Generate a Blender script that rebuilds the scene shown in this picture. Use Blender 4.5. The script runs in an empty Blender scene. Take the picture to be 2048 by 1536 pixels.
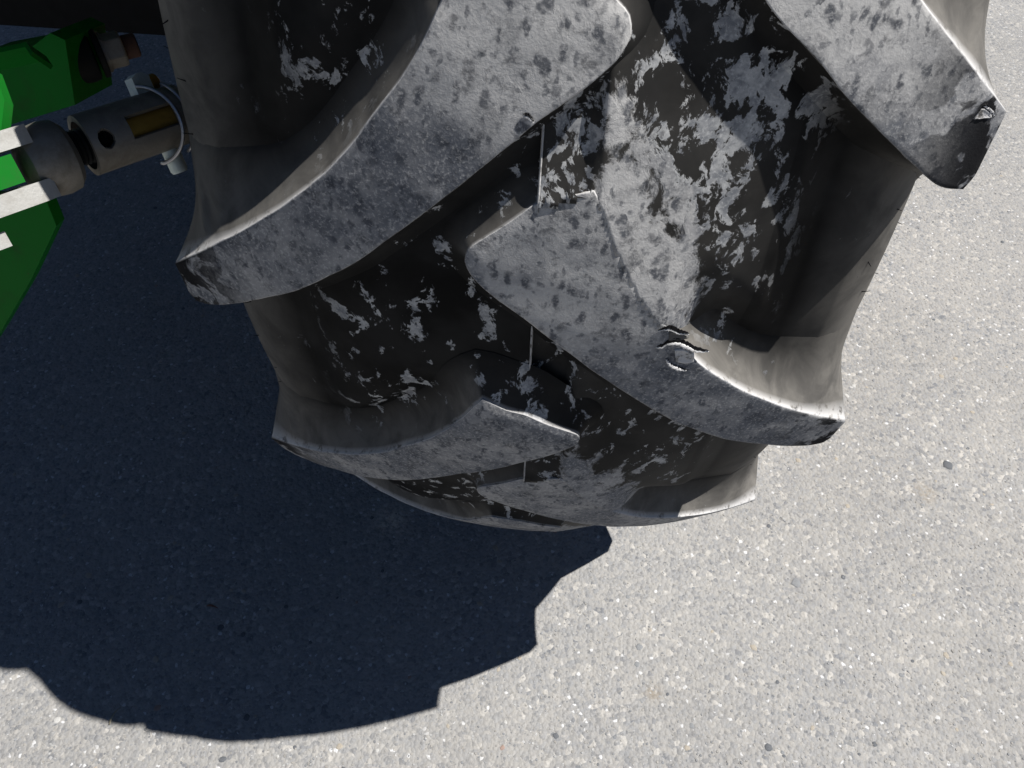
import bpy, bmesh, math, random
import numpy as np
from mathutils import Matrix, Vector

SC = bpy.context.scene
COL = SC.collection
random.seed(7)
RNG = np.random.default_rng(7)

# ------------------------------------------------------------------ camera
CAM = np.array([0.0102, -0.8526, 0.2963])
C_R = np.array([0.99577, 0.090227, 0.017339])
C_U = np.array([-0.080862, 0.77103, 0.631645])
C_F = np.array([-0.043622, 0.630375, -0.775064])
FPX = 1651.0
cam_d = bpy.data.cameras.new('camera')
cam = bpy.data.objects.new('camera', cam_d)
COL.objects.link(cam)
cam.matrix_world = Matrix(((C_R[0], C_U[0], -C_F[0], CAM[0]), (C_R[1], C_U[1], -C_F[1], CAM[1]),
                           (C_R[2], C_U[2], -C_F[2], CAM[2]), (0, 0, 0, 1)))
cam_d.sensor_width = 36.0
cam_d.lens = 36.0 * FPX / 2048.0
cam_d.clip_start = 0.02
cam_d.clip_end = 400.0
SC.camera = cam

# ------------------------------------------------------------------ light
SUN_AZ, SUN_EL = 1.466, 1.08           # from the +Y axis towards +X, and above the horizon
world = bpy.data.worlds.new('World')
SC.world = world
world.use_nodes = True
wn = world.node_tree.nodes
wl = world.node_tree.links
wn.clear()
sky = wn.new('ShaderNodeTexSky')
sky.sky_type = 'NISHITA'
sky.sun_disc = False
sky.sun_elevation = SUN_EL
sky.sun_rotation = SUN_AZ
sky.altitude = 2500
sky.air_density = 0.6
sky.dust_density = 0.1
bg = wn.new('ShaderNodeBackground')
bg.inputs['Strength'].default_value = 0.05
wo = wn.new('ShaderNodeOutputWorld')
wl.new(sky.outputs[0], bg.inputs[0])
wl.new(bg.outputs[0], wo.inputs[0])

sun_d = bpy.data.lights.new('sun', 'SUN')
sun_d.energy = 5.0
sun_d.angle = math.radians(0.53)
sun_d.color = (1.0, 0.975, 0.94)
sun = bpy.data.objects.new('sun', sun_d)
COL.objects.link(sun)
S_DIR = Vector((math.cos(SUN_EL) * math.sin(SUN_AZ), math.cos(SUN_EL) * math.cos(SUN_AZ), math.sin(SUN_EL)))
sun.rotation_euler = (-S_DIR).to_track_quat('-Z', 'Y').to_euler()
sun.location = S_DIR * 8

SC.view_settings.view_transform = 'Standard'
SC.view_settings.look = 'None'
SC.view_settings.exposure = 0.75
SC.view_settings.gamma = 1.0
SC.view_settings.use_curve_mapping = False



GZ = -0.576                            # the ground below the axle


# ------------------------------------------------------------------ node helpers
class NT:
    def __init__(self, name):
        self.m = bpy.data.materials.new(name)
        self.m.use_nodes = True
        self.t = self.m.node_tree
        self.n = self.t.nodes
        self.l = self.t.links
        self.n.clear()
        self.out = self.n.new('ShaderNodeOutputMaterial')
        self.b = self.n.new('ShaderNodeBsdfPrincipled')
        self.l.new(self.b.outputs[0], self.out.inputs[0])

    def set(self, **k):
        for a, v in k.items():
            s = self.b.inputs[a.replace('_', ' ')]
            if hasattr(v, 'is_linked') or isinstance(v, bpy.types.NodeSocket):
                self.l.new(v, s)
            else:
                s.default_value = v if not isinstance(v, tuple) or len(v) == 4 else (*v, 1)
        return self

    def inp(self, sock, v):
        if isinstance(v, bpy.types.NodeSocket):
            self.l.new(v, sock)
        else:
            if isinstance(v, tuple) and len(v) == 3 and sock.type == 'RGBA':
                v = (*v, 1)
            sock.default_value = v

    def pos(self):
        return self.n.new('ShaderNodeNewGeometry').outputs['Position']

    def obj(self):
        return self.n.new('ShaderNodeTexCoord').outputs['Object']

    def attr(self, name):
        a = self.n.new('ShaderNodeAttribute')
        a.attribute_name = name
        s = self.n.new('ShaderNodeSeparateColor')
        self.l.new(a.outputs['Color'], s.inputs[0])
        return s.outputs[0], s.outputs[1], s.outputs[2]

    def mapping(self, v, scale=(1, 1, 1), rot=(0, 0, 0), loc=(0, 0, 0)):
        m = self.n.new('ShaderNodeMapping')
        self.l.new(v, m.inputs[0])
        m.inputs['Scale'].default_value = scale
        m.inputs['Rotation'].default_value = rot
        m.inputs['Location'].default_value = loc
        return m.outputs[0]

    def noise(self, v, scale, detail=3, rough=0.55, dist=0.0, out=0):
        n = self.n.new('ShaderNodeTexNoise')
        self.l.new(v, n.inputs['Vector'])
        n.inputs['Scale'].default_value = scale
        n.inputs['Detail'].default_value = detail
        n.inputs['Roughness'].default_value = rough
        n.inputs['Distortion'].default_value = dist
        return n.outputs[out]

    def voro(self, v, scale, feature='F1', out=0, rnd=1.0):
        n = self.n.new('ShaderNodeTexVoronoi')
        n.feature = feature
        self.l.new(v, n.inputs['Vector'])
        n.inputs['Scale'].default_value = scale
        n.inputs['Randomness'].default_value = rnd
        return n.outputs[out]

    def ramp(self, f, lo, hi, a=0.0, b=1.0, smooth=True):
        n = self.n.new('ShaderNodeMapRange')
        n.interpolation_type = 'SMOOTHSTEP' if smooth else 'LINEAR'
        self.inp(n.inputs[0], f)
        n.inputs[1].default_value = lo
        n.inputs[2].default_value = hi
        n.inputs[3].default_value = a
        n.inputs[4].default_value = b
        return n.outputs[0]

    def math(self, op, a, b=0.0, c=0.0):
        n = self.n.new('ShaderNodeMath')
        n.operation = op
        self.inp(n.inputs[0], a)
        self.inp(n.inputs[1], b)
        if op == 'MULTIPLY_ADD':
            self.inp(n.inputs[2], c)
        return n.outputs[0]

    def mix(self, f, a, b):
        n = self.n.new('ShaderNodeMix')
        n.data_type = 'RGBA'
        self.inp(n.inputs[0], f)
        self.inp(n.inputs[6], a)
        self.inp(n.inputs[7], b)
        return n.outputs[2]

    def vadd(self, a, b, s=1.0):
        n = self.n.new('ShaderNodeVectorMath')
        n.operation = 'MULTIPLY_ADD'
        self.inp(n.inputs[0], b)
        n.inputs[1].default_value = (s, s, s)
        self.inp(n.inputs[2], a)
        return n.outputs[0]

    def sep(self, v):
        n = self.n.new('ShaderNodeSeparateXYZ')
        self.l.new(v, n.inputs[0])
        return n.outputs[0], n.outputs[1], n.outputs[2]

    def bump(self, h, strength, dist, normal=None):
        n = self.n.new('ShaderNodeBump')
        self.inp(n.inputs['Height'], h)
        n.inputs['Strength'].default_value = strength
        n.inputs['Distance'].default_value = dist
        if normal is not None:
            self.l.new(normal, n.inputs['Normal'])
        return n.outputs[0]

    def blob(self, v, c, r0, r1):
        n = self.n.new('ShaderNodeVectorMath')
        n.operation = 'DISTANCE'
        self.l.new(v, n.inputs[0])
        n.inputs[1].default_value = c
        return self.ramp(n.outputs['Value'], r0, r1, 1.0, 0.0)


# ------------------------------------------------------------------ materials
def mat_asphalt():
    t = NT('asphalt')
    p = t.pos()
    warp = t.noise(p, 260, 2, 0.5, 0, 1)
    pw = t.vadd(p, warp, 0.0016)
    cell = t.voro(pw, 185, 'F1', 1)
    cs = t.n.new('ShaderNodeSeparateColor')
    t.l.new(cell, cs.inputs[0])
    cell2 = t.voro(pw, 330, 'F1', 1)
    cs2 = t.n.new('ShaderNodeSeparateColor')
    t.l.new(cell2, cs2.inputs[0])
    d1 = t.voro(pw, 185, 'F1', 0)
    d2 = t.voro(pw, 330, 'F1', 0)
    fine = t.noise(p, 900, 4, 0.65)
    big = t.noise(p, 7, 4, 0.6)
    base = t.mix(t.ramp(cs.outputs[0], 0.0, 1.0, 0, 1, False), (0.20, 0.202, 0.206), (0.282, 0.274, 0.26))
    base = t.mix(t.ramp(cs.outputs[1], 0.88, 0.97), base, (0.37, 0.355, 0.33))
    base = t.mix(t.ramp(cs.outputs[2], 0.92, 0.98), base, (0.135, 0.14, 0.15))
    base = t.mix(t.math('MULTIPLY', t.ramp(cs2.outputs[0], 0.3, 0.9), 0.42), base, (0.31, 0.295, 0.27))
    base = t.mix(t.math('MULTIPLY', t.ramp(cs2.outputs[1], 0.78, 0.95), 0.5), base, (0.115, 0.118, 0.125))
    base = t.mix(t.ramp(cs2.outputs[2], 0.985, 0.995), base, (0.5, 0.5, 0.5))
    base = t.mix(t.ramp(fine, 0.52, 0.72, 0, 0.4), base, (0.1, 0.1, 0.105))
    base = t.mix(t.ramp(big, 0.35, 0.7, 0, 0.25), base, (0.30, 0.285, 0.26))
    for c_, r_, col_ in (((.488, -.263, GZ), .022, (.22, .185, .14)), ((.146, -.543, GZ), .016, (.20, .165, .12)), ((-.165, -.368, GZ), .03, (.62, .54, .44)), ((.311, -.402, GZ), .02, (.16, .16, .165))):  # the palest tan patch paints a spot of light inside the tyre's shadow
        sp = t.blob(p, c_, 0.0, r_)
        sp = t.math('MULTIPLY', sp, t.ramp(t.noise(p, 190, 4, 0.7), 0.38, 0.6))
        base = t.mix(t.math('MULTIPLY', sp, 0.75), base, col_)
    h = t.math('ADD', t.ramp(d1, 0.1, 0.75, 1, 0), t.math('MULTIPLY', t.ramp(d2, 0.1, 0.8, 1, 0), 0.55))
    h = t.math('ADD', h, t.math('MULTIPLY', fine, 0.5))
    base = t.mix(t.ramp(t.noise(p, 3.2, 3, 0.5), 0.3, 0.7, 0.04, 0.16), base, (0.03, 0.032, 0.036))
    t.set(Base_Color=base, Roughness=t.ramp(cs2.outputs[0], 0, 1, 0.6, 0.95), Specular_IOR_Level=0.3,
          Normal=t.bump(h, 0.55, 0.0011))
    return t.m


def mat_stone(name, col):
    t = NT(name)
    o = t.obj()
    f = t.noise(o, 500, 4, 0.6)
    c = t.mix(t.ramp(f, 0.3, 0.7), tuple(x * 0.75 for x in col), tuple(min(1, x * 1.2) for x in col))
    t.set(Base_Color=c, Roughness=0.7, Specular_IOR_Level=0.35, Normal=t.bump(f, 0.4, 0.0006))
    return t.m


def mat_rubber():
    """Black rubber with grey dust: dense and dimpled on the worn tops, in flakes on the groove floor, a thin film on the walls."""
    t = NT('dusty_rubber')
    p = t.pos()
    top, edge, film = t.attr('wear')
    warp = t.noise(p, 55, 3, 0.6, 0, 1)
    pw = t.vadd(p, warp, 0.009)
    # dimples on the tops
    pe = t.mapping(t.vadd(p, t.noise(p, 110, 3, 0.6, 0, 1), 0.011), (1.0, 0.8, 0.6), (0.3, 0.15, 0.5))
    def dabs(scale, pick):
        d = t.voro(pe, scale, 'F1', 0)
        q = t.n.new('ShaderNodeSeparateColor')
        t.l.new(t.voro(pe, scale, 'F1', 1), q.inputs[0])
        return t.math('MULTIPLY', t.ramp(d, 0.20, 0.44, 1, 0), t.ramp(q.outputs[0], pick, pick + 0.25))
    dm = dabs(170, 0.30)
    dm2 = dabs(300, 0.30)
    cloud = t.noise(p, 28, 5, 0.62, 0.4)
    fine = t.noise(p, 620, 4, 0.7)
    mid = t.noise(pw, 120, 5, 0.68)
    sun_tone = t.math('MAXIMUM', t.blob(p, (0.01, -0.55, 0.20), 0.04, 0.14), t.math('MULTIPLY', t.blob(p, (0.10, -0.54, 0.2), 0.05, 0.12), 0.55))  # lighter tone painted on the lug tops where sunlight falls
    sun_tone = t.math('MAXIMUM', sun_tone, t.math('MULTIPLY', t.blob(p, (0.022, -0.588, 0.06), 0.03, 0.085), 0.5))
    broad = t.noise(pw, 48, 6, 0.65, 0.3)
    hv = t.ramp(t.math('MULTIPLY_ADD', t.math('SUBTRACT', broad, 0.5), 1.3, sun_tone), 0.18, 0.62)
    topc = t.mix(t.ramp(cloud, 0.36, 0.64), (0.115, 0.12, 0.132), (0.255, 0.252, 0.25))
    topc = t.mix(t.math('MULTIPLY', hv, 0.85), topc, (0.42, 0.41, 0.395))
    topc = t.mix(t.ramp(broad, 0.50, 0.66, 0, 0.45), topc, (0.06, 0.064, 0.073))
    topc = t.mix(t.math('MULTIPLY', dm, 0.85), topc, (0.06, 0.064, 0.074))
    topc = t.mix(t.math('MULTIPLY', dm2, 0.65), topc, (0.07, 0.075, 0.085))
    topc = t.mix(t.ramp(mid, 0.53, 0.68, 0, 0.6), topc, (0.04, 0.042, 0.048))
    topc = t.mix(t.ramp(fine, 0.48, 0.72, 0, 0.6), topc, (0.45, 0.44, 0.425))
    # bare black patches towards the shoulders
    x, y, z = t.sep(p)
    ax = t.math('ABSOLUTE', x)
    bare = t.math('MULTIPLY', t.ramp(t.noise(pw, 42, 5, 0.6, 0.8), 0.46, 0.52), t.ramp(ax, 0.125, 0.175))
    topc = t.mix(bare, topc, (0.012, 0.012, 0.013))
    # flakes on the floor and walls, thinned out to darken the shadowed groove
    pf = t.mapping(pw, (1.0, 0.85, 0.7), (0.2, 0.0, 0.9))
    fl = t.noise(pf, 84, 8, 0.68, 0.3)
    dens = t.blob(p, (0.055, -0.555, 0.10), 0.03, 0.092)
    thr = t.math('MULTIPLY_ADD', dens, 0.072, fl)
    flk = t.ramp(thr, 0.572, 0.602)
    flk = t.math('MULTIPLY', flk, t.ramp(ax, 0.085, 0.122, 1, 0))
    flk = t.math('MULTIPLY', flk, t.ramp(film, 0.2, 0.7, 1, 0.12))
    flc = t.mix(t.ramp(mid, 0.35, 0.65), (0.14, 0.145, 0.155), (0.34, 0.34, 0.335))
    flc = t.mix(t.ramp(fine, 0.5, 0.7, 0, 0.5), flc, (0.5, 0.5, 0.49))
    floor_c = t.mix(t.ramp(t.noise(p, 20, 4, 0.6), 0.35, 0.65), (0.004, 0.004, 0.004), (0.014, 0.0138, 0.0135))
    filmc = t.mix(t.ramp(t.noise(p, 35, 5, 0.65, 0.6), 0.3, 0.7), (0.095, 0.09, 0.083), (0.19, 0.178, 0.16))
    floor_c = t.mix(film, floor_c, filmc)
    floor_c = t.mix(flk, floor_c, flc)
    top = t.ramp(t.math('MULTIPLY_ADD', t.math('SUBTRACT', fl, 0.5), 2.2, top), 0.30, 0.52)
    c = t.mix(top, floor_c, topc)
    ew = t.math('MULTIPLY', edge, t.ramp(t.noise(p, 170, 4, 0.7), 0.3, 0.5))
    c = t.mix(ew, c, (0.52, 0.51, 0.50))
    hgt = t.math('ADD', t.math('MULTIPLY', mid, 0.5), t.math('MULTIPLY', fine, 0.6))
    hgt = t.math('MULTIPLY', hgt, t.math('ADD', t.math('MULTIPLY', top, 0.9), 0.1))
    hgt = t.math('ADD', hgt, t.math('MULTIPLY', flk, 0.25))
    rough = t.mix(t.math('MAXIMUM', top, flk), (0.55, 0.55, 0.55), (0.8, 0.8, 0.8))
    t.set(Base_Color=c, Roughness=rough, Specular_IOR_Level=0.03, Normal=t.bump(hgt, 0.45, 0.0009))
    return t.m


def mat_metal(name, col, rough=0.45, metal=1.0, dirt=0.35, dirtcol=(0.05, 0.045, 0.035), scale=60, spec=0.5):
    t = NT(name)
    p = t.pos()
    n1 = t.noise(p, scale, 6, 0.65, 0.3)
    f = t.noise(p, 700, 3, 0.6)
    c = t.mix(t.ramp(n1, 0.42, 0.7, 0, dirt), col, dirtcol)
    t.set(Base_Color=c, Metallic=metal, Specular_IOR_Level=spec, Roughness=t.ramp(n1, 0.3, 0.7, rough, min(1, rough + 0.25)),
          Normal=t.bump(f, 0.25, 0.0006))
    return t.m


def mat_paint(name, col):
    t = NT(name)
    p = t.pos()
    n1 = t.noise(p, 45, 6, 0.7, 0.4)
    chips = t.ramp(t.noise(p, 240, 4, 0.7), 0.68, 0.72)
    c = t.mix(t.ramp(n1, 0.5, 0.8, 0, 0.5), col, (0.03, 0.04, 0.02))
    c = t.mix(chips, c, (0.05, 0.03, 0.02))
    t.set(Base_Color=c, Roughness=t.ramp(n1, 0.3, 0.7, 0.28, 0.5), Specular_IOR_Level=0.05,
          Normal=t.bump(t.noise(p, 160, 3, 0.5), 0.08, 0.001))
    return t.m


M_ASPHALT = mat_asphalt()
M_RUBBER = mat_rubber()
M_GREEN = mat_paint('green_paint', (0.007, 0.12, 0.013))
M_CAST = mat_metal('zinc_casting', (0.34, 0.335, 0.315), 0.55, 0.35, 0.3, (0.22, 0.2, 0.17), 140)
M_TUBE = mat_metal('dull_steel', (0.20, 0.185, 0.16), 0.5, 0.7, 0.5, (0.10, 0.08, 0.05))
M_ZINC = mat_metal('yellow_zinc', (0.36, 0.21, 0.04), 0.4, 0.9, 0.4, (0.12, 0.06, 0.015))
M_WIRE = mat_metal('spring_wire', (0.32, 0.32, 0.33), 0.3, 1.0, 0.2)
M_PALE = mat_metal('pale_zinc', (0.45, 0.5, 0.47), 0.5, 0.4, 0.2, (0.2, 0.2, 0.18))
M_DARK = mat_metal('black_oily_steel', (0.008, 0.008, 0.008), 0.5, 0.0, 0.5, (0.012, 0.011, 0.009), 60, 0.08)
M_RUST = mat_metal('rusty_edge', (0.05, 0.02, 0.01), 0.75, 0.1, 0.6, (0.02, 0.012, 0.009))
M_YEL = mat_paint('yellow_paint', (0.6, 0.36, 0.01))


# ------------------------------------------------------------------ object helpers
def mesh_obj(name, verts, faces, mat, parent=None, smooth=True, uvs=None):
    me = bpy.data.meshes.new(name)
    me.from_pydata([tuple(map(float, v)) for v in verts], [], [tuple(map(int, f)) for f in faces])
    me.update()
    if smooth:
        me.polygons.foreach_set('use_smooth', [True] * len(me.polygons))
    me.materials.append(mat)
    o = bpy.data.objects.new(name, me)
    COL.objects.link(o)
    if parent is not None:
        attach(o, parent)
    return o


def attach(o, parent):
    o.parent = parent
    q = parent
    loc = Vector((0, 0, 0))
    while q is not None:
        loc = loc + Vector(q.location)
        q = q.parent if q.parent is not None and q.get('_abs') is None else None
    o.matrix_parent_inverse = Matrix.Translation(-Vector(parent.location))


def bm_obj(name, bm, mat, parent=None, smooth=True, bevel=None, angle=40):
    if bevel:
        es = [e for e in bm.edges if len(e.link_faces) == 2 and e.calc_face_angle(0) > math.radians(angle)]
        bmesh.ops.bevel(bm, geom=es, offset=bevel, segments=2, affect='EDGES', clamp_overlap=True)
    bmesh.ops.recalc_face_normals(bm, faces=bm.faces)
    me = bpy.data.meshes.new(name)
    bm.to_mesh(me)
    bm.free()
    if smooth:
        me.polygons.foreach_set('use_smooth', [True] * len(me.polygons))
        me.set_sharp_from_angle(angle=math.radians(35))
    me.materials.append(mat)
    o = bpy.data.objects.new(name, me)
    COL.objects.link(o)
    if parent is not None:
        attach(o, parent)
    return o


def set_wear(o, rgb):
    ca = o.data.color_attributes.new('wear', 'FLOAT_COLOR', 'POINT')
    a = np.ones((len(o.data.vertices), 4), np.float32)
    a[:, :3] = rgb
    ca.data.foreach_set('color', a.ravel())


# ------------------------------------------------------------------ ground
def make_ground():
    n = 60
    xs = np.concatenate([[-60, -20, -6], np.linspace(-2, 2, n), [6, 20, 60]])
    X, Y = np.meshgrid(xs, xs, indexing='ij')
    m = len(xs)
    V = np.stack([X.ravel(), Y.ravel(), np.full(X.size, GZ)], 1)
    F = [(i * m + j, (i + 1) * m + j, (i + 1) * m + j + 1, i * m + j + 1) for i in range(m - 1) for j in range(m - 1)]
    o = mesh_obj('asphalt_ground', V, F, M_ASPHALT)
    o['kind'] = 'structure'
    return o


GROUND = make_ground()

# ------------------------------------------------------------------ tractor root
def empty(name, loc):
    e = bpy.data.objects.new(name, None)
    e.empty_display_size = 0.1
    e.location = loc
    COL.objects.link(e)
    return e


TR = empty('tractor', (0, 0, GZ))
TR['label'] = 'green tractor standing on asphalt with its dusty rear tyre and hitch linkage in view'
TR['category'] = 'tractor'

# ------------------------------------------------------------------ tyre geometry
R0, CC, NL = 0.60, 1.1995, 18
PITCH = 2 * math.pi / NL
STAG = 0.5402

# depth of the grooves below the tops, from the centre to the shoulder
DX = np.array([0, .05, .083, .096, .105, .112, .120, .135, .150, .20])
DD = np.array([.0100, .0092, .0095, .0112, .0132, .0172, .0208, .0222, .0222, .0222])


def dep(x):
    return np.interp(np.abs(x), DX, DD)


CP = [(x, R0 - CC * x * x - dep(x)) for x in np.concatenate([np.linspace(0, .08, 21), np.linspace(.084, .148, 22)])]
CP += [(.156, .5455), (.164, .5385), (.171, .529), (.1765, .515), (.179, .498), (.180, .48), (.180, .455), (.178, .43),
       (.173, .40), (.165, .37), (.155, .345), (.148, .335), (.146, .32)]
CP = np.array(CP)


def _smooth(P, k):
    for _ in range(k):
        a, b = P[:-1], P[1:]
        q = np.empty((len(a) * 2, 2))
        q[0::2] = a * .75 + b * .25
        q[1::2] = a * .25 + b * .75
        P = np.concatenate([P[:1], q, P[-1:]])
    return P


CPS = _smooth(CP, 2)
CU = np.concatenate([[0], np.cumsum(np.hypot(*np.diff(CPS, axis=0).T))])


def carc(u):
    a = np.abs(u)
    return np.interp(a, CU, CPS[:, 0]) * np.sign(u), np.interp(a, CU, CPS[:, 1])


def cyl(x, r, ph):
    return np.stack(np.broadcast_arrays(x, -r * np.cos(ph), -r * np.sin(ph)), -1)


# one lug, in (x, arc) with arc along the rolling direction, traced from the tread pattern
LOW = [(-.0285, -.2685), (-.0255, -.261), (-.018, -.2535), (.0015, -.2375), (.0149, -.2245), (.041, -.199), (.061, -.180),
       (.08, -.1615), (.095, -.150), (.11, -.1375), (.137, -.1205), (.155, -.1085), (.167, -.1015), (.1755, -.100)]
UPP = [(.0215, -.3065), (.0265, -.298), (.0305, -.287), (.038, -.272), (.0444, -.259), (.0523, -.247), (.0621, -.2345),
       (.0741, -.2185), (.0861, -.205), (.1096, -.1835), (.1455, -.154), (.1805, -.125)]
NOSE = [(-.0285, -.2685), (-.0278, -.2745), (-.0142, -.286), (0, -.299), (.0215, -.3065)]
TIP = [(.1755, -.100), (.1785, -.1045), (.1805, -.125)]


def extra(x, sr):
    """more depth of the floor towards the rear edge of the next lug; sr = arc measured from that lug's own zero"""
    ax = np.abs(x)
    edge = np.interp(ax, [p[0] for p in UPP], [p[1] for p in UPP])
    v = np.mod(edge + .012 - sr, PITCH * R0)
    t = np.clip((v - .020) / .05, 0, 1)
    t = 1 - t * t * (3 - 2 * t)
    back = np.clip((v - (PITCH * R0 - .03)) / .02, 0, 1)
    t = np.maximum(t, back)
    w = np.clip((ax - .035) / .035, 0, 1)
    return np.clip(.0245 - dep(ax), 0, 1) * t * w * (ax < .16)


REAR = [(0, -.299)] + UPP


def ramp_depth(x, sr, d):
    """on the outer half the floor rises in a long slope to the rear edge of the block, worn level with it"""
    edge = np.interp(x, [p[0] for p in REAR], [p[1] for p in REAR])
    v = np.mod(edge + .0045 - sr, PITCH * R0) - .0045
    rp = -.00015 + .0095 * np.clip(v / .105, 0, 1)
    near = np.clip((.024 - x) / .006, 0, 1)
    rp = rp + near * (.0012 + .0040 * np.clip(v / .02, 0, 1)) * (v > .0005)
    rp = np.where(v < -.0036, .0095, rp)
    w = np.clip((x - .056) / .034, 0, 1)
    w = w * w * (3 - 2 * w)
    return np.where(x > .0004, rp * (1 - w) + d * w, d), v


def make_carcass():
    us = np.concatenate([-CU[::-1], [.0009], CU[1:]])
    nphi = 1440
    ph = np.linspace(0, 2 * np.pi, nphi, endpoint=False)
    x, r = carc(us)
    X, PH = np.meshgrid(x, ph)
    sr = np.where(X > 0, PH * R0, (PH - STAG * PITCH) * R0)
    dd = dep(X) + np.where(np.abs(us)[None, :] < .165, extra(X, sr), 0)
    d2, vv = ramp_depth(X, sr, dd)
    inner = (X > 0) & (X < .1)
    RR = np.broadcast_to(r[None, :], X.shape) + dep(X) - np.where(inner, d2, dd)
    P = cyl(X, RR, PH)
    m = len(us)
    V = P.reshape(-1, 3)
    i = np.arange(nphi)[:, None]
    j = np.arange(m - 1)[None, :]
    a = i * m + j
    b = ((i + 1) % nphi) * m + j
    F = np.stack([a, a + 1, b + 1, b], -1).reshape(-1, 4)
    o = mesh_obj('tyre', V, F, M_RUBBER, TR)
    film = np.clip((np.abs(us) - .130) / .045, 0, 1)  # shoulder film starts far out, painting the shadowed groove darker
    film = np.tile(film, nphi)
    w = np.zeros((len(V), 3))
    w[:, 2] = 0.01 + 0.6 * film
    wt = np.where(inner, np.clip(1.05 - vv / .085, 0, 1) * np.clip((.085 - X) / .02, 0, 1) * np.clip((X - .018) / .01, 0, 1) * (vv > -.0045), 0)
    w[:, 0] = wt.ravel()
    wf = np.where(inner, .13 * np.clip((.108 - X) / .02, 0, 1) * (vv > -.0045) * np.clip((.15 - vv) / .02, 0, 1), 0).ravel()  # paler film painted on the slope where the sun lights it
    w[:, 2] = np.maximum(w[:, 2], wf)
    set_wear(o, w)
    o['label'] = 'black rubber tractor tyre with deep slanted lugs and grey dust'
    return o


TYRE = make_carcass()


def resample(P, n):
    P = np.array(P, float)
    d = np.concatenate([[0], np.cumsum(np.hypot(*np.diff(P, axis=0).T))])
    t = np.linspace(0, d[-1], n)
    return np.stack([np.interp(t, d, P[:, 0]), np.interp(t, d, P[:, 1])], 1)


def soften(P, k):
    P = P.copy()
    for _ in range(k):
        P[1:-1] = .5 * P[1:-1] + .25 * (P[:-2] + P[2:])
    return P


NA, NB = 90, 22


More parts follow.
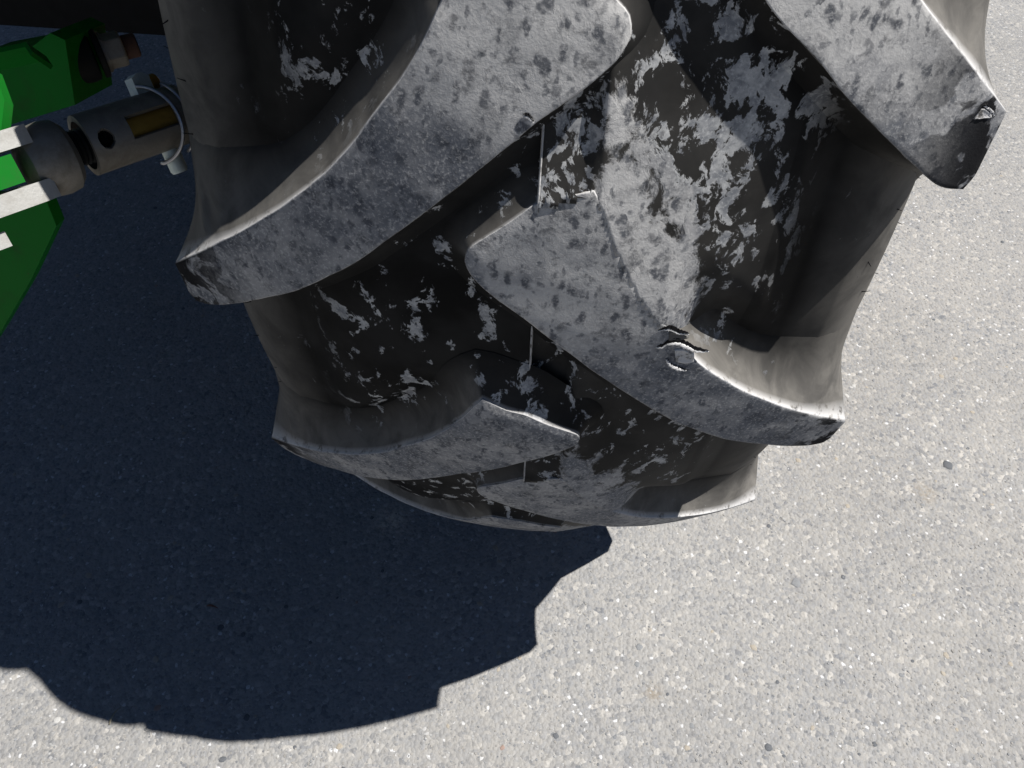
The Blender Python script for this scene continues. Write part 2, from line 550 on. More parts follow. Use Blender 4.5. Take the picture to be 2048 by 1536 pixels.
def lug_mesh(name, side):
    lo, up = soften(resample(LOW, NA), 3), soften(resample(UPP, NA), 3)
    no, ti = soften(resample(NOSE, NB), 1), soften(resample(TIP, NB), 1)
    s = np.linspace(0, 1, NA)[:, None, None]
    t = np.linspace(0, 1, NB)[None, :, None]
    G = (1 - t) * lo[:, None] + t * up[:, None] + (1 - s) * no[None] + s * ti[None] \
        - ((1 - s) * (1 - t) * lo[0] + (1 - s) * t * up[0] + s * (1 - t) * lo[-1] + s * t * up[-1])
    x, a = G[..., 0], G[..., 1]
    # boundary loop: lower edge, tip, upper edge back, nose back
    idx = np.arange(NA * NB).reshape(NA, NB)
    loop = np.concatenate([idx[:-1, 0], idx[-1, :-1], idx[:0:-1, -1], idx[0, :0:-1]])
    kind = np.concatenate([np.zeros(NA - 1), np.ones(NB - 1), 2 * np.ones(NA - 1), 3 * np.ones(NB - 1)])
    B = np.stack([x.ravel()[loop], a.ravel()[loop]], 1)
    nb = len(B)
    tang = np.roll(B, -1, 0) - np.roll(B, 1, 0)
    for _ in range(3):
        tang = (np.roll(tang, 1, 0) + 2 * tang + np.roll(tang, -1, 0)) / 4
    tang /= np.linalg.norm(tang, axis=1)[:, None]
    nrm = np.stack([-tang[:, 1], tang[:, 0]], 1)
    # fillet reach of each side of the block, blended round the corners
    ro = np.choose(kind.astype(int), [0.011, 0.045, 0.018, 0.014])
    oc = np.choose(kind.astype(int), [0.0025, 0.010, 0.004, 0.004])
    grow = np.clip((B[:, 0] - .095) / .07, 0, 1)
    ro = np.where(kind == 2, ro + 0.045 * grow ** 1.3, ro)
    oc = np.where(kind == 2, oc + 0.012 * grow, oc)
    if side > 0:                         # the worn, rounded-off stretch of the rear edge
        soft = np.where(kind == 2, np.clip((B[:, 0] - .024) / .008, 0, 1) * np.clip((.064 - B[:, 0]) / .008, 0, 1), 0)
    else:
        soft = np.zeros(nb)
    ro = ro + 0.016 * soft
    oc = oc + 0.010 * soft
    for _ in range(14):
        ro = (np.roll(ro, 1) + 2 * ro + np.roll(ro, -1)) / 4
        oc = (np.roll(oc, 1) + 2 * oc + np.roll(oc, -1)) / 4
    r = R0 - CC * x * x
    # chamfer along the nose and the inner rear edge
    cut = np.concatenate([no, up[:14]]) if side < 0 else no[:-3]
    dist = np.sqrt(((x[..., None] - cut[:, 0]) ** 2 + (a[..., None] - cut[:, 1]) ** 2).min(-1))
    cw, ch = (0.004, 0.0014) if side < 0 else (0.004, 0.0012)
    r = r - ch * np.clip(1 - dist / cw, 0, 1)
    und = 0.00012 * np.sin(x * 170 + a * 90) + 0.0001 * np.sin(a * 260 - x * 60 + 1.3)
    topP = cyl(x, r + und, a / R0).reshape(-1, 3)
    inner = np.ones(NA * NB)
    edge = np.zeros(NA * NB)
    wear = [np.stack([inner, edge, edge * 0], 1)]
    verts = [topP]
    faces = []
    for i in range(NA - 1):
        for j in range(NB - 1):
            faces.append((idx[i, j], idx[i + 1, j], idx[i + 1, j + 1], idx[i, j + 1]))

    def u_floor(x_):
        ax = np.abs(x_)
        return np.where(ax < .14, ax, .14 + (ax - .14) * 1.9) * np.sign(x_)
    u0 = u_floor(B[:, 0])
    fx, fr = carc(u0)
    fr = fr - np.where(fx > 0, extra(fx, B[:, 1]), 0)
    F0 = np.stack([fx, fr], 1)
    T0 = np.stack([B[:, 0], r.ravel()[loop]], 1)
    D0 = T0 - F0
    burr = RNG.uniform(0, 1, nb)
    for _ in range(2):
        burr = (np.roll(burr, 1) + 2 * burr + np.roll(burr, -1)) / 4
    prev = loop
    rings = [0.012, 0.035, 0.07, 0.12, 0.18, 0.25, 0.33, 0.42, 0.52, 0.62, 0.72, 0.82, 0.92, 1.0]
    ecut = np.choose(kind.astype(int), [0.25, 0.25, 1.0, 0.8]) * (1 - soft)
    for k, t_ in enumerate(rings):
        o_ = 2 * (1 - t_) * t_ * oc + t_ * t_ * ro
        if k == 0:
            o_ = o_ + 0.0002 + 0.0007 * burr
        h = (1 - t_) ** 2 + 2 * (1 - t_) * t_ * 0.16 - (0.05 if t_ == 1.0 else 0.0)
        if k == 0:
            h = h - 0.0
        xs, rs = carc(u0 + nrm[:, 0] * o_)
        aa = B[:, 1] + nrm[:, 1] * o_
        rs = rs - np.where(xs > 0, extra(xs, aa), 0)
        X = xs + D0[:, 0] * h
        RR = rs + D0[:, 1] * h
        verts.append(cyl(X, RR, aa / R0))
        ed = ecut * max(0, 1 - t_ / 0.11)
        film = np.choose(kind.astype(int), [0.10, 0.7, 0.85, 0.6 if side > 0 else 0.12]) * np.clip(1.15 - 0.3 * t_, 0, 1)  # left nose walls get less film, which paints in their shade
        far = np.clip((np.abs(X) - .130) / .045, 0, 1)
        film = film * (1 - t_) + t_ * (0.01 + 0.6 * far)
        wear.append(np.stack([np.maximum(max(0, 0.5 - t_ * 12), soft * max(0, 1 - t_)), ed, film], 1))
        cur = NA * NB + k * nb + np.arange(nb)
        nx = np.roll(np.arange(nb), -1)
        for q in range(nb):
            faces.append((prev[q], prev[nx[q]], cur[nx[q]], cur[q])[::-1])
        prev = cur
    V = np.concatenate(verts)
    W = np.concatenate(wear)
    if side < 0:
        V = V * np.array([-1, 1, 1])
    else:
        pass
    me = bpy.data.meshes.new(name)
    me.from_pydata(V.tolist(), [], [tuple(int(v) for v in f) for f in faces])
    bm = bmesh.new()
    bm.from_mesh(me)
    bmesh.ops.recalc_face_normals(bm, faces=bm.faces)
    # open shell: make sure the tops look outwards
    bm.faces.ensure_lookup_table()
    f = bm.faces[(NA // 2) * (NB - 1) + NB // 2]
    c = f.calc_center_median()
    if f.normal.dot(Vector((0, c.y, c.z))) < 0:
        bmesh.ops.reverse_faces(bm, faces=bm.faces)
    bm.to_mesh(me)
    bm.free()
    me.polygons.foreach_set('use_smooth', [True] * len(me.polygons))
    ca = me.color_attributes.new('wear', 'FLOAT_COLOR', 'POINT')
    A = np.ones((len(V), 4), np.float32)
    A[:, :3] = W
    ca.data.foreach_set('color', A.ravel())
    me.materials.append(M_RUBBER)
    return me, V


def make_lugs():
    out = {}
    for side, st in ((1, 0.0), (-1, STAG)):
        me, V = lug_mesh('lug', side)
        for k in range(NL):
            kk = k if k <= NL // 2 else k - NL
            phi = (kk + st) * PITCH
            z = V[:, 1] * math.sin(phi) + V[:, 2] * math.cos(phi)
            m = me
            if z.min() < GZ + 0.001:          # pressed flat on the ground
                m = me.copy()
                W = V.copy()
                yy = V[:, 1] * math.cos(phi) - V[:, 2] * math.sin(phi)
                zz = np.maximum(z, GZ + 0.001)
                W[:, 1] = yy * math.cos(phi) + zz * math.sin(phi)
                W[:, 2] = -yy * math.sin(phi) + zz * math.cos(phi)
                m.vertices.foreach_set('co', W.astype(np.float32).ravel())
                m.update()
            if (side, kk) == (-1, 1):          # this block stands a little prouder at its nose
                m = m.copy()
                W = V.copy()
                rr = np.hypot(W[:, 1], W[:, 2])
                ar = np.arctan2(-W[:, 2], -W[:, 1]) * R0
                hh = np.clip((rr - (R0 - CC * W[:, 0] ** 2) + .012) / .010, 0, 1)
                dn = np.hypot(W[:, 0] + .0, ar + .285)
                rr2 = rr + .0062 * np.clip(1 - dn / .09, 0, 1) ** .7 * hh
                dq = np.hypot((W[:, 0] + .008) / 1.5, ar + .303)
                ar = ar + .0125 * np.clip(1 - dq / .05, 0, 1) * hh
                W[:, 1] = -rr2 * np.cos(ar / R0)
                W[:, 2] = -rr2 * np.sin(ar / R0)
                m.vertices.foreach_set('co', W.astype(np.float32).ravel())
                m.update()
            if (side, kk) == (1, 0):           # the top right block has a deeper, blunter end
                m = m.copy()
                W = V.copy()
                rr = np.hypot(W[:, 1], W[:, 2])
                ar = np.arctan2(-W[:, 2], -W[:, 1]) * R0
                up_s = np.interp(W[:, 0], [p[0] for p in UPP], [p[1] for p in UPP])
                lo_s = np.interp(W[:, 0], [p[0] for p in LOW], [p[1] for p in LOW])
                t_ = np.clip((ar - up_s) / np.maximum(lo_s - up_s, .005), 0, 1)
                ar = ar + .0095 * np.clip((W[:, 0] - .10) / .06, 0, 1) * t_
                W[:, 1] = -rr * np.cos(ar / R0)
                W[:, 2] = -rr * np.sin(ar / R0)
                m.vertices.foreach_set('co', W.astype(np.float32).ravel())
                m.update()
            o = bpy.data.objects.new('lug', m)
            COL.objects.link(o)
            o.rotation_euler = (phi, 0, 0)
            o.parent = TYRE
            out[(side, kk)] = o
    return out


LUGS = make_lugs()

# ------------------------------------------------------------------ rim, axle, body and fender
def lathe(prof, seg=64, axis='X'):
    """closed-ended ring of revolution about the x axis from (x, r) points"""
    bm = bmesh.new()
    rows = []
    for k in range(seg):
        a = 2 * math.pi * k / seg
        rows.append([bm.verts.new((x, r * math.cos(a), r * math.sin(a))) for x, r in prof])
    for k in range(seg):
        p, q = rows[k], rows[(k + 1) % seg]
        for i in range(len(prof) - 1):
            bm.faces.new((p[i], p[i + 1], q[i + 1], q[i]))
    bmesh.ops.remove_doubles(bm, verts=bm.verts, dist=1e-6)
    return bm


def box_bm(c, size, frame=None, taper=None):
    """box with centre c and full sizes along the frame's rows"""
    f = np.eye(3) if frame is None else frame
    bm = bmesh.new()
    vs = []
    for i in (-1, 1):
        for j in (-1, 1):
            for k in (-1, 1):
                p = np.array(c) + f[0] * i * size[0] / 2 + f[1] * j * size[1] / 2 + f[2] * k * size[2] / 2
                vs.append(bm.verts.new(p))
    for q in ((0, 1, 3, 2), (4, 6, 7, 5), (0, 4, 5, 1), (2, 3, 7, 6), (0, 2, 6, 4), (1, 5, 7, 3)):
        bm.faces.new([vs[i] for i in q])
    return bm


def join_bm(a, b):
    me = bpy.data.meshes.new('tmp')
    b.to_mesh(me)
    a.from_mesh(me)
    bpy.data.meshes.remove(me)
    b.free()
    return a


def tube_bm(pts, rad, seg=14, caps=True):
    """round bar along a polyline; rad a number or one per point"""
    P = np.array(pts, float)
    n = len(P)
    rad = np.full(n, rad) if np.isscalar(rad) else np.array(rad)
    T = np.gradient(P, axis=0)
    T /= np.linalg.norm(T, axis=1)[:, None]
    ref = np.array([0, 0, 1.0]) if abs(T[0][2]) < 0.8 else np.array([1.0, 0, 0])
    bm = bmesh.new()
    rings = []
    u = np.cross(T[0], ref)
    u /= np.linalg.norm(u)
    for i in range(n):
        u = u - T[i] * (u @ T[i])
        u /= np.linalg.norm(u)
        w = np.cross(T[i], u)
        rings.append([bm.verts.new(P[i] + rad[i] * (math.cos(2 * math.pi * k / seg) * u + math.sin(2 * math.pi * k / seg) * w))
                      for k in range(seg)])
    for i in range(n - 1):
        for k in range(seg):
            bm.faces.new((rings[i][k], rings[i][(k + 1) % seg], rings[i + 1][(k + 1) % seg], rings[i + 1][k]))
    if caps:
        bm.faces.new(rings[0][::-1])
        bm.faces.new(rings[-1])
    return bm


def ring_bm(c, ax, prof, seg=40, up=None):
    """revolve (along, radius) points about the axis ax through c"""
    ax = np.array(ax) / np.linalg.norm(ax)
    ref = np.array([0, 0, 1.0]) if abs(ax[2]) < 0.8 else np.array([1.0, 0, 0])
    if up is not None:
        ref = up
    u = np.cross(ref, ax)
    u /= np.linalg.norm(u)
    w = np.cross(ax, u)
    bm = bmesh.new()
    rows = []
    for k in range(seg):
        a = 2 * math.pi * k / seg
        d = math.cos(a) * u + math.sin(a) * w
        rows.append([bm.verts.new(np.array(c) + ax * t + d * r) for t, r in prof])
    for k in range(seg):
        p, q = rows[k], rows[(k + 1) % seg]
        for i in range(len(prof) - 1):
            bm.faces.new((p[i], p[i + 1], q[i + 1], q[i]))
    bmesh.ops.remove_doubles(bm, verts=bm.verts, dist=1e-6)
    return bm


rim = bm_obj('rim', lathe([(-.146, .335), (-.150, .345), (-.156, .35), (-.158, .343), (-.150, .322), (-.13, .315), (-.06, .29),
                           (-.04, .29), (-.035, .26), (-.02, .12), (0.0, .10), (0.0, 0.0)]
                          ), M_YEL, TR)
rim2 = bm_obj('rim_flange', lathe([(-.04, .29), (.06, .29), (.13, .315), (.150, .322), (.158, .343), (.156, .35), (.150, .345), (.146, .335)]
                                  ), M_YEL, rim)
bm_obj('axle_housing', lathe([(-.02, .0), (-.021, .075), (-.16, .085), (-.22, .075), (-.55, .095), (-.62, .13), (-.62, 0)]), M_DARK, TR)
bm_obj('transmission_case', box_bm((-.76, 1.0, .09), (.5, 1.76, .68)), M_DARK, TR, bevel=.04)
bm_obj('unseen_sky_blocker', box_bm((-.64, -.12, .50), (.54, .62, .42)), M_DARK, TR, bevel=.04)  # unseen box added to cut the sky light over the hitch
# fender: an arched sheet over the wheel
fv, ff = [], []
na = 28
for i in range(na + 1):
    a = math.radians(-28 + 105 * i / na)
    for r in (.675, .681):
        for x in (-.33, .10):
            fv.append((x, r * math.sin(a), r * math.cos(a)))
for i in range(na):
    b_ = 4 * i
    ff += [(b_, b_ + 1, b_ + 5, b_ + 4), (b_ + 2, b_ + 6, b_ + 7, b_ + 3), (b_, b_ + 4, b_ + 6, b_ + 2), (b_ + 1, b_ + 3, b_ + 7, b_ + 5)]
ff += [(0, 2, 3, 1), (4 * na, 4 * na + 1, 4 * na + 3, 4 * na + 2)]
mesh_obj('fender', fv, ff, M_GREEN, TR, smooth=False)
bm_obj('fender_side', box_bm((-.345, .18, .36), (.012, .95, .66)), M_GREEN, TR)

# ------------------------------------------------------------------ hitch linkage beside the tyre
def at(px, py, depth):
    """a point of the place, found from where the photograph shows it and its distance along the view"""
    return CAM + depth * (C_F + C_R * (px - 1024) / FPX - C_U * (py - 768) / FPX)


Z0 = 0.405
A_ = at(168, 292, 0.430)
B_ = at(395, 217, 0.464)
E1 = (B_ - A_) / np.linalg.norm(B_ - A_)                 # along the tube, away from the clevis
E3 = -(at(100, 310, 1.0) - CAM)
E3 = E3 - E1 * (E3 @ E1)
E3 /= np.linalg.norm(E3)                                 # towards the viewer
E2 = np.cross(E3, E1)                                    # up the picture
if (E2 @ C_U) < 0:
    E2 = -E2
RT = 0.0158


def loc(a, b, c, o=None):
    return (A_ if o is None else o) + E1 * a + E2 * b + E3 * c


stab = empty('stabilizer_bar', tuple(A_))
stab.parent = TR
stab.matrix_parent_inverse = Matrix.Translation(-Vector(TR.location))
stab['label'] = 'telescoping steel stabilizer bar with clevis and ring clip pin'


def sub(o):
    """hang a world-space mesh under the stabilizer"""
    o.parent = stab
    o.matrix_parent_inverse = Matrix.Translation(-Vector(A_.tolist()))
    return o


# outer sleeve with a round hole and a slot cut through its wall
def sleeve():
    L = 0.056
    na_, nt = 168, 190
    ri = RT * 0.80
    th = np.linspace(0, 2 * math.pi, na_, endpoint=False)
    ax = np.linspace(0, L, nt)
    bm = bmesh.new()

    def pt(i, k, r):
        d = math.cos(th[k]) * E3 + math.sin(th[k]) * E2
        return A_ + E1 * ax[i] + d * r
    vo = [[bm.verts.new(pt(i, k, RT)) for k in range(na_)] for i in range(nt)]
    vi = [[bm.verts.new(pt(i, k, ri)) for k in range(na_)] for i in range(nt)]

    def hole(i, k):
        a = (ax[i] + ax[min(i + 1, nt - 1)]) / 2
        t = th[k] + math.pi / na_
        t = (t + math.pi) % (2 * math.pi) - math.pi
        h = ((a - .0078) / .0040) ** 2 + (t * RT / .0052) ** 2 < 1
        sl = .021 < a < .047 and abs((t - .10) * RT) < .0062
        h2 = ((a - .0078) / .0040) ** 2 + (((abs(t) - math.pi)) * RT / .0052) ** 2 < 1
        return h or sl or h2
    H = [[hole(i, k) for k in range(na_)] for i in range(nt - 1)]
    for i in range(nt - 1):
        for k in range(na_):
            k2 = (k + 1) % na_
            if not H[i][k]:
                bm.faces.new((vo[i][k], vo[i][k2], vo[i + 1][k2], vo[i + 1][k]))
                bm.faces.new((vi[i][k], vi[i + 1][k], vi[i + 1][k2], vi[i][k2]))
                for (di, dk, e) in ((-1, 0, ((i, k), (i, k2))), (1, 0, ((i + 1, k2), (i + 1, k))), (0, -1, ((i + 1, k), (i, k))), (0, 1, ((i, k2), (i + 1, k2)))):
                    ii, kk = i + di, (k + dk) % na_
                    if 0 <= ii < nt - 1 and H[ii][kk]:
                        (p, q), (p2, q2) = e
                        bm.faces.new((vo[p][q], vi[p][q], vi[p2][q2], vo[p2][q2]))
    for k in range(na_):
        k2 = (k + 1) % na_
        bm.faces.new((vo[0][k], vi[0][k], vi[0][k2], vo[0][k2]))
        bm.faces.new((vo[-1][k], vo[-1][k2], vi[-1][k2], vi[-1][k]))
    return bm


sub(bm_obj('outer_sleeve', sleeve(), M_TUBE))
inner = ring_bm(loc(.017, 0, 0), E1, [(0, 0), (0, RT * .74), (.003, RT * .76), (.16, RT * .76), (.16, 0)])
sub(bm_obj('inner_bar', inner, M_ZINC))
collar = ring_bm(loc(.062, 0, 0), E1, [(0, RT * .76), (0, RT * .90), (.03, RT * .90), (.032, RT * .76)])
sub(bm_obj('end_collar', collar, M_ZINC))
thr = [(-.03, 0), (-.03, RT * .55)]
for k in range(20):
    thr += [(-.03 + k * .0022 + .0006, RT * .60), (-.03 + k * .0022 + .0017, RT * .54)]
thr += [(.017, RT * .54), (.017, 0)]
sub(bm_obj('threaded_rod', ring_bm(loc(0, 0, 0), E1, thr), M_DARK))

# forked clevis: round hub, two ears
HB = loc(-.0085, -.001, 0)
hub = ring_bm(HB, -E1, [(-.001, RT * .5), (-.001, .0145), (.002, .0178), (.008, .0188), (.015, .0180), (.021, .0155), (.0235, .010), (.0238, 0)])
sub(bm_obj('clevis_hub', hub, M_TUBE))


def ear(s):
    """one fork ear: a thick bar with a rounded end, along -E1, s = +1 upper, -1 lower"""
    pts = [(.000, -.0155), (-.006, -.0172), (-.045, -.0175), (-.056, -.013), (-.061, -.004), (-.061, .005), (-.056, .013), (-.045, .0175), (-.010, .0172), (-.002, .0145)]
    b0, b1 = (.0088, .0178) if s > 0 else (-.0088, -.0185)
    bm = bmesh.new()
    lo_, hi_ = [], []
    for a, c in pts:
        lo_.append(bm.verts.new(loc(a - .0225, b0, c)))
        hi_.append(bm.verts.new(loc(a - .0225, b1, c)))
    bm.faces.new(lo_)
    bm.faces.new(hi_[::-1])
    n = len(pts)
    for i in range(n):
        bm.faces.new((lo_[i], lo_[(i + 1) % n], hi_[(i + 1) % n], hi_[i]))
    return bm


for s_ in (1, -1):
    sub(bm_obj('clevis_ear', ear(s_), M_CAST, bevel=.0022))
# pin through the ears, its head and the castle nut with a cotter below
PC = loc(-.0735, 0, 0)
sub(bm_obj('clevis_pin', ring_bm(PC, E2, [(-.034, 0), (-.034, .0050), (-.032, .0057), (.0180, .0062), (.0182, .0105), (.021, .0112), (.0245, .0100), (.0255, .006), (.0256, 0)], 32), M_CAST))
nutb = ring_bm(PC - E2 * .0192, -E2, [(0, .0058), (0, .0105), (.002, .0110), (.0022, .0098), (.0100, .0098), (.0105, .0092), (.0107, .0058)], 6)
sub(bm_obj('castle_nut', nutb, M_CAST, bevel=.0006))
ct = [loc(-.0705 + .0085 * math.cos(q), -.0285 - .002 * math.sin(2 * q), .006 + .008 * math.sin(q)) for q in np.linspace(-.6, 2.4, 22)]
sub(bm_obj('cotter_pin', tube_bm(ct, .0015, 10), M_CAST))
ce = box_bm(loc(-.0585, -.0290, .0065), (.0075, .0075, .004), np.array([E1, E2, E3]))
sub(bm_obj('cotter_end', ce, M_CAST, bevel=.001))

# lower link tongue between the ears
tongue = box_bm(loc(-.080, 0, 0), (.086, .0138, .036), np.array([E1, E2, E3]))
tg = bm_obj('link_arm', tongue, M_GREEN, TR, bevel=.002)
tg['label'] = 'bright green flat link arm gripped between the clevis ears'

# locking pin across the sleeve with a flat head and a spring ring clip
KP = loc(.0415, -.002, -.002)
sub(bm_obj('lock_pin', ring_bm(KP, E2, [(-.0265, 0), (-.0265, .0040), (-.025, .0048), (.018, .0048), (.018, 0)], 28), M_PALE))
hd = np.array([E1 * .94 - E3 * .34, E2, E1 * .34 + E3 * .94])
head = bmesh.new()
hp = [(-.0062, -.0010), (.0052, -.0010), (.0055, .0068), (.002, .0090), (-.002, .0092), (-.0058, .0075)]
f0 = [head.verts.new(KP + E2 * .0185 + hd[0] * a + E2 * b + hd[2] * .0032) for a, b in hp]
f1 = [head.verts.new(KP + E2 * .0185 + hd[0] * a + E2 * b - hd[2] * .0032) for a, b in hp]
head.faces.new(f0)
head.faces.new(f1[::-1])
for i in range(6):
    head.faces.new((f0[i], f1[i], f1[(i + 1) % 6], f0[(i + 1) % 6]))
sub(bm_obj('pin_head', head, M_PALE, bevel=.0007))
knob = ring_bm(KP + E2 * .0215 + hd[0] * .0052, hd[0], [(0, 0), (0, .0042), (.0045, .0044), (.0053, .0036), (.0053, 0)], 20)
sub(bm_obj('pin_stop', knob, M_ZINC))


def loop(off, a0, a1, ra, rb, c):
    return [c + E1 * off(q) + E2 * (rb * math.sin(q)) + E3 * (ra * math.cos(q)) for q in np.linspace(a0, a1, 48)]


wc = loc(.0345, -.0005, 0)
w1 = loop(lambda q: .012 * max(0, math.cos(q)), 1.35, -1.7, .0188, .0205, wc)
sub(bm_obj('ring_clip', tube_bm(w1, .0011, 10), M_WIRE))
w2 = loop(lambda q: .013 + .005 * max(0, math.cos(q)), 1.2, -1.35, .0180, .0190, wc)
sub(bm_obj('ring_clip', tube_bm(w2, .0010, 10), M_WIRE))


# ------------------------------------------------------------------ green hitch frame plates
def plate(name, outline, depth, thick, mat, parent, tilt=None, bevel=.0015):
    """a plate whose outline is given in the photograph, standing at its own depth, extruded away along the view of its centre"""
    P = np.array([at(px, py, d_) for (px, py, d_) in outline])
    n = np.cross(P[1] - P[0], P[2] - P[1])
    for i in range(2, len(P) - 1):
        n = n + np.cross(P[i] - P[i - 1], P[i + 1] - P[i])
    n /= np.linalg.norm(n)
    if n @ C_F < 0:
        n = -n
    bm = bmesh.new()
    f = [bm.verts.new(p) for p in P]
    g = [bm.verts.new(p + n * thick) for p in P]
    bm.faces.new(f)
    bm.faces.new(g[::-1])
    m = len(P)
    for i in range(m):
        bm.faces.new((f[i], g[i], g[(i + 1) % m], f[(i + 1) % m]))
    return bm_obj(name, bm, mat, parent, bevel=bevel)


def at_y(px, py, y):
    d = C_F + C_R * (px - 1024) / FPX - C_U * (py - 768) / FPX
    return (px, py, (y - CAM[1]) / d[1])


frame = plate('hitch_plate', [at_y(*q) for q in ((-60, 395, -.462), (92, 400, -.46), (113, 452, -.463), (62, 560, -.470), (4, 660, -.477), (-60, 760, -.484))], 0, .010, M_GREEN, TR)
brk = plate('hitch_bracket', [at_y(*q) for q in ((-70, 118, -.402), (66, 92, -.40), (100, 66, -.40), (130, 80, -.40), (150, 210, -.41), (20, 250, -.414), (-70, 270, -.416))], 0, .05, M_GREEN, TR, bevel=.004)
plate('bracket_strap', [(-60, 128, .445), (-14, 138, .445), (9, 200, .445), (2, 262, .445), (-60, 275, .445)], 0, .008, M_GREEN, brk)
plate('bracket_lip', [(-60, 108, .46), (52, 84, .46), (66, 104, .46), (62, 112, .46), (50, 94, .46), (-60, 118, .46)], 0, .02, M_GREEN, brk, bevel=.001)
BX = E1 * .9 + E3 * .25 - E2 * .05
BX /= np.linalg.norm(BX)
bc = at(186, 110, .535)
sub_b = bm_obj('bushing', ring_bm(bc - BX * .016, BX, [(0, 0), (0, .0158), (.012, .0158), (.0155, .0150), (.0165, .0130), (.0150, .0118), (.0150, 0)], 48), M_DARK, brk)
bm_obj('washer', ring_bm(bc + BX * .0025, BX, [(0, 0), (0, .0150), (.003, .0150), (.0035, .0142), (.0035, 0)], 40), M_DARK, brk)
bm_obj('hex_bolt', ring_bm(bc + BX * .006, BX, [(0, 0), (0, .0128), (.002, .0128), (.0022, .0112), (.0125, .0112), (.0135, .0100), (.0135, .0)], 6), M_TUBE, brk, bevel=.0005)
bm_obj('bolt_end', ring_bm(bc + BX * .0195, BX, [(0, 0), (0, .0075), (.008, .0075), (.0088, .0066), (.0088, 0)], 24), M_RUST, brk)


# ------------------------------------------------------------------ details on the tyre
def on_lug(x, a, h=0.0, side=1, k=0):
    ph = a / R0 + (k + (STAG if side < 0 else 0)) * PITCH
    return cyl(np.array(side * x), np.array(R0 - CC * x * x + h), np.array(ph))


M_CUT = NT('fresh_cut_rubber').set(Base_Color=(0.004, 0.004, 0.0045), Roughness=0.6, Specular_IOR_Level=0.1).m
RTI = LUGS[(1, 1)]


def stick(o, lug, wear=(0, 0, 0)):
    if wear is not None:
        set_wear(o, wear)
    o.parent = TYRE
    return o


def gash(pts, w, side, k, lug, lip=.0011):
    """an open cut: a dark wedge and the curled pale lip under it"""
    P = resample(pts, 34)
    n = len(P)
    P = P + rg.normal(size=P.shape) * .00022
    v, f = [], []
    for i, (x, a) in enumerate(P):
        e = math.sin(math.pi * i / (n - 1)) ** .7
        j = RNG.normal() * .0001
        for da, h in ((-w * e, .0003), (-.4 * w * e, .0006), (j, .0009)):
            v.append(on_lug(x, a + da, h, side, k))
    for i in range(n - 1):
        for q in (0, 1):
            b_ = 3 * i + q
            f.append((b_, b_ + 1, b_ + 4, b_ + 3))
    stick(mesh_obj('cut', v, f, M_CUT, None, smooth=True), lug, None)
    L_ = [on_lug(x, a + .0007, .0004, side, k) for x, a in P]
    rr = [lip * (.35 + .65 * math.sin(math.pi * i / (n - 1))) for i in range(n)]
    stick(bm_obj('cut_lip', tube_bm(L_, rr, 8), M_RUBBER), lug, (0.4, 1.0, .8))


def raised_pad(name, pts, side, k, lug, rim=.0009, mid=.0003, wear=(0.3, .8, .6)):
    """a torn scrap of rubber: raised edge, sunken middle"""
    P = np.array(pts, float)
    P = resample(np.vstack([P, P[:1]]), 29)[:-1]
    c = P.mean(0)
    v, f = [], []
    m = len(P)
    for s_, h in ((1.06, -.002), (1.0, rim * .7), (.9, rim), (.72, rim * .6), (.4, mid)):
        for q in range(m):
            p = c + (P[q] - c) * s_
            v.append(on_lug(p[0], p[1], h + RNG.normal() * .00012, side, k))
    v.append(on_lug(c[0], c[1], mid, side, k))
    for r_ in range(4):
        for q in range(m):
            q2 = (q + 1) % m
            f.append((r_ * m + q, r_ * m + q2, (r_ + 1) * m + q2, (r_ + 1) * m + q))
    for q in range(m):
        f.append((4 * m + q, 4 * m + (q + 1) % m, 5 * m))
    o = mesh_obj(name, v, f, M_RUBBER, None)
    bm = bmesh.new()
    bm.from_mesh(o.data)
    bmesh.ops.recalc_face_normals(bm, faces=bm.faces)
    bm.to_mesh(o.data)
    bm.free()
    return stick(o, lug, wear)


rg = np.random.default_rng(3)
GA = [(0.0576, -0.2256), (0.0601, -0.2262), (0.0627, -0.228), (0.0653, -0.2289), (0.0684, -0.2281), (0.0718, -0.2259), (0.075, -0.2233), (0.0783, -0.222), (0.0827, -0.2219)]
GB = [(0.0575, -0.2366), (0.0601, -0.2375), (0.0628, -0.2374), (0.0653, -0.236), (0.0677, -0.2346), (0.0712, -0.2341)]
gash(GA, .0028, 1, 1, RTI)
gash(GB, .0022, 1, 1, RTI, .0006)
raised_pad('torn_flap', [(0.0667, -0.2235), (0.0703, -0.2236), (0.0762, -0.2204), (0.0774, -0.2143), (0.0738, -0.2132), (0.0688, -0.215)], 1, 1, RTI)
raised_pad('torn_flap', [(0.0626, -0.2355), (0.0654, -0.2351), (0.0722, -0.2310), (0.0688, -0.2297), (0.0649, -0.2299), (0.0629, -0.2294)], 1, 1, RTI, .0006, .0003, (0, .1, .3))
gash([(0.064, -0.2174), (0.0662, -0.2137), (0.0694, -0.2113), (0.0746, -0.2087)], .0008, 1, 1, RTI, .0010)
# the chunk missing at the tip of the top lug, and a nick in the other
TIPL = LUGS[(1, 0)]
gash([(0.1690, -.1296), (0.1712, -.1284), (0.1735, -.1268), (0.1752, -.1250)], .0022, 1, 0, TIPL, .0005)
raised_pad('torn_flap', [(0.1664, -0.1236), (0.1680, -0.1278), (0.1694, -0.1276), (0.1735, -0.1252), (0.1745, -0.1234)], 1, 0, TIPL, .0006, .0003)
gash([(0.0067, -0.2398), (0.005, -0.239), (0.0028, -0.2373)], .0009, -1, 0, LUGS[(-1, 0)], .0005)

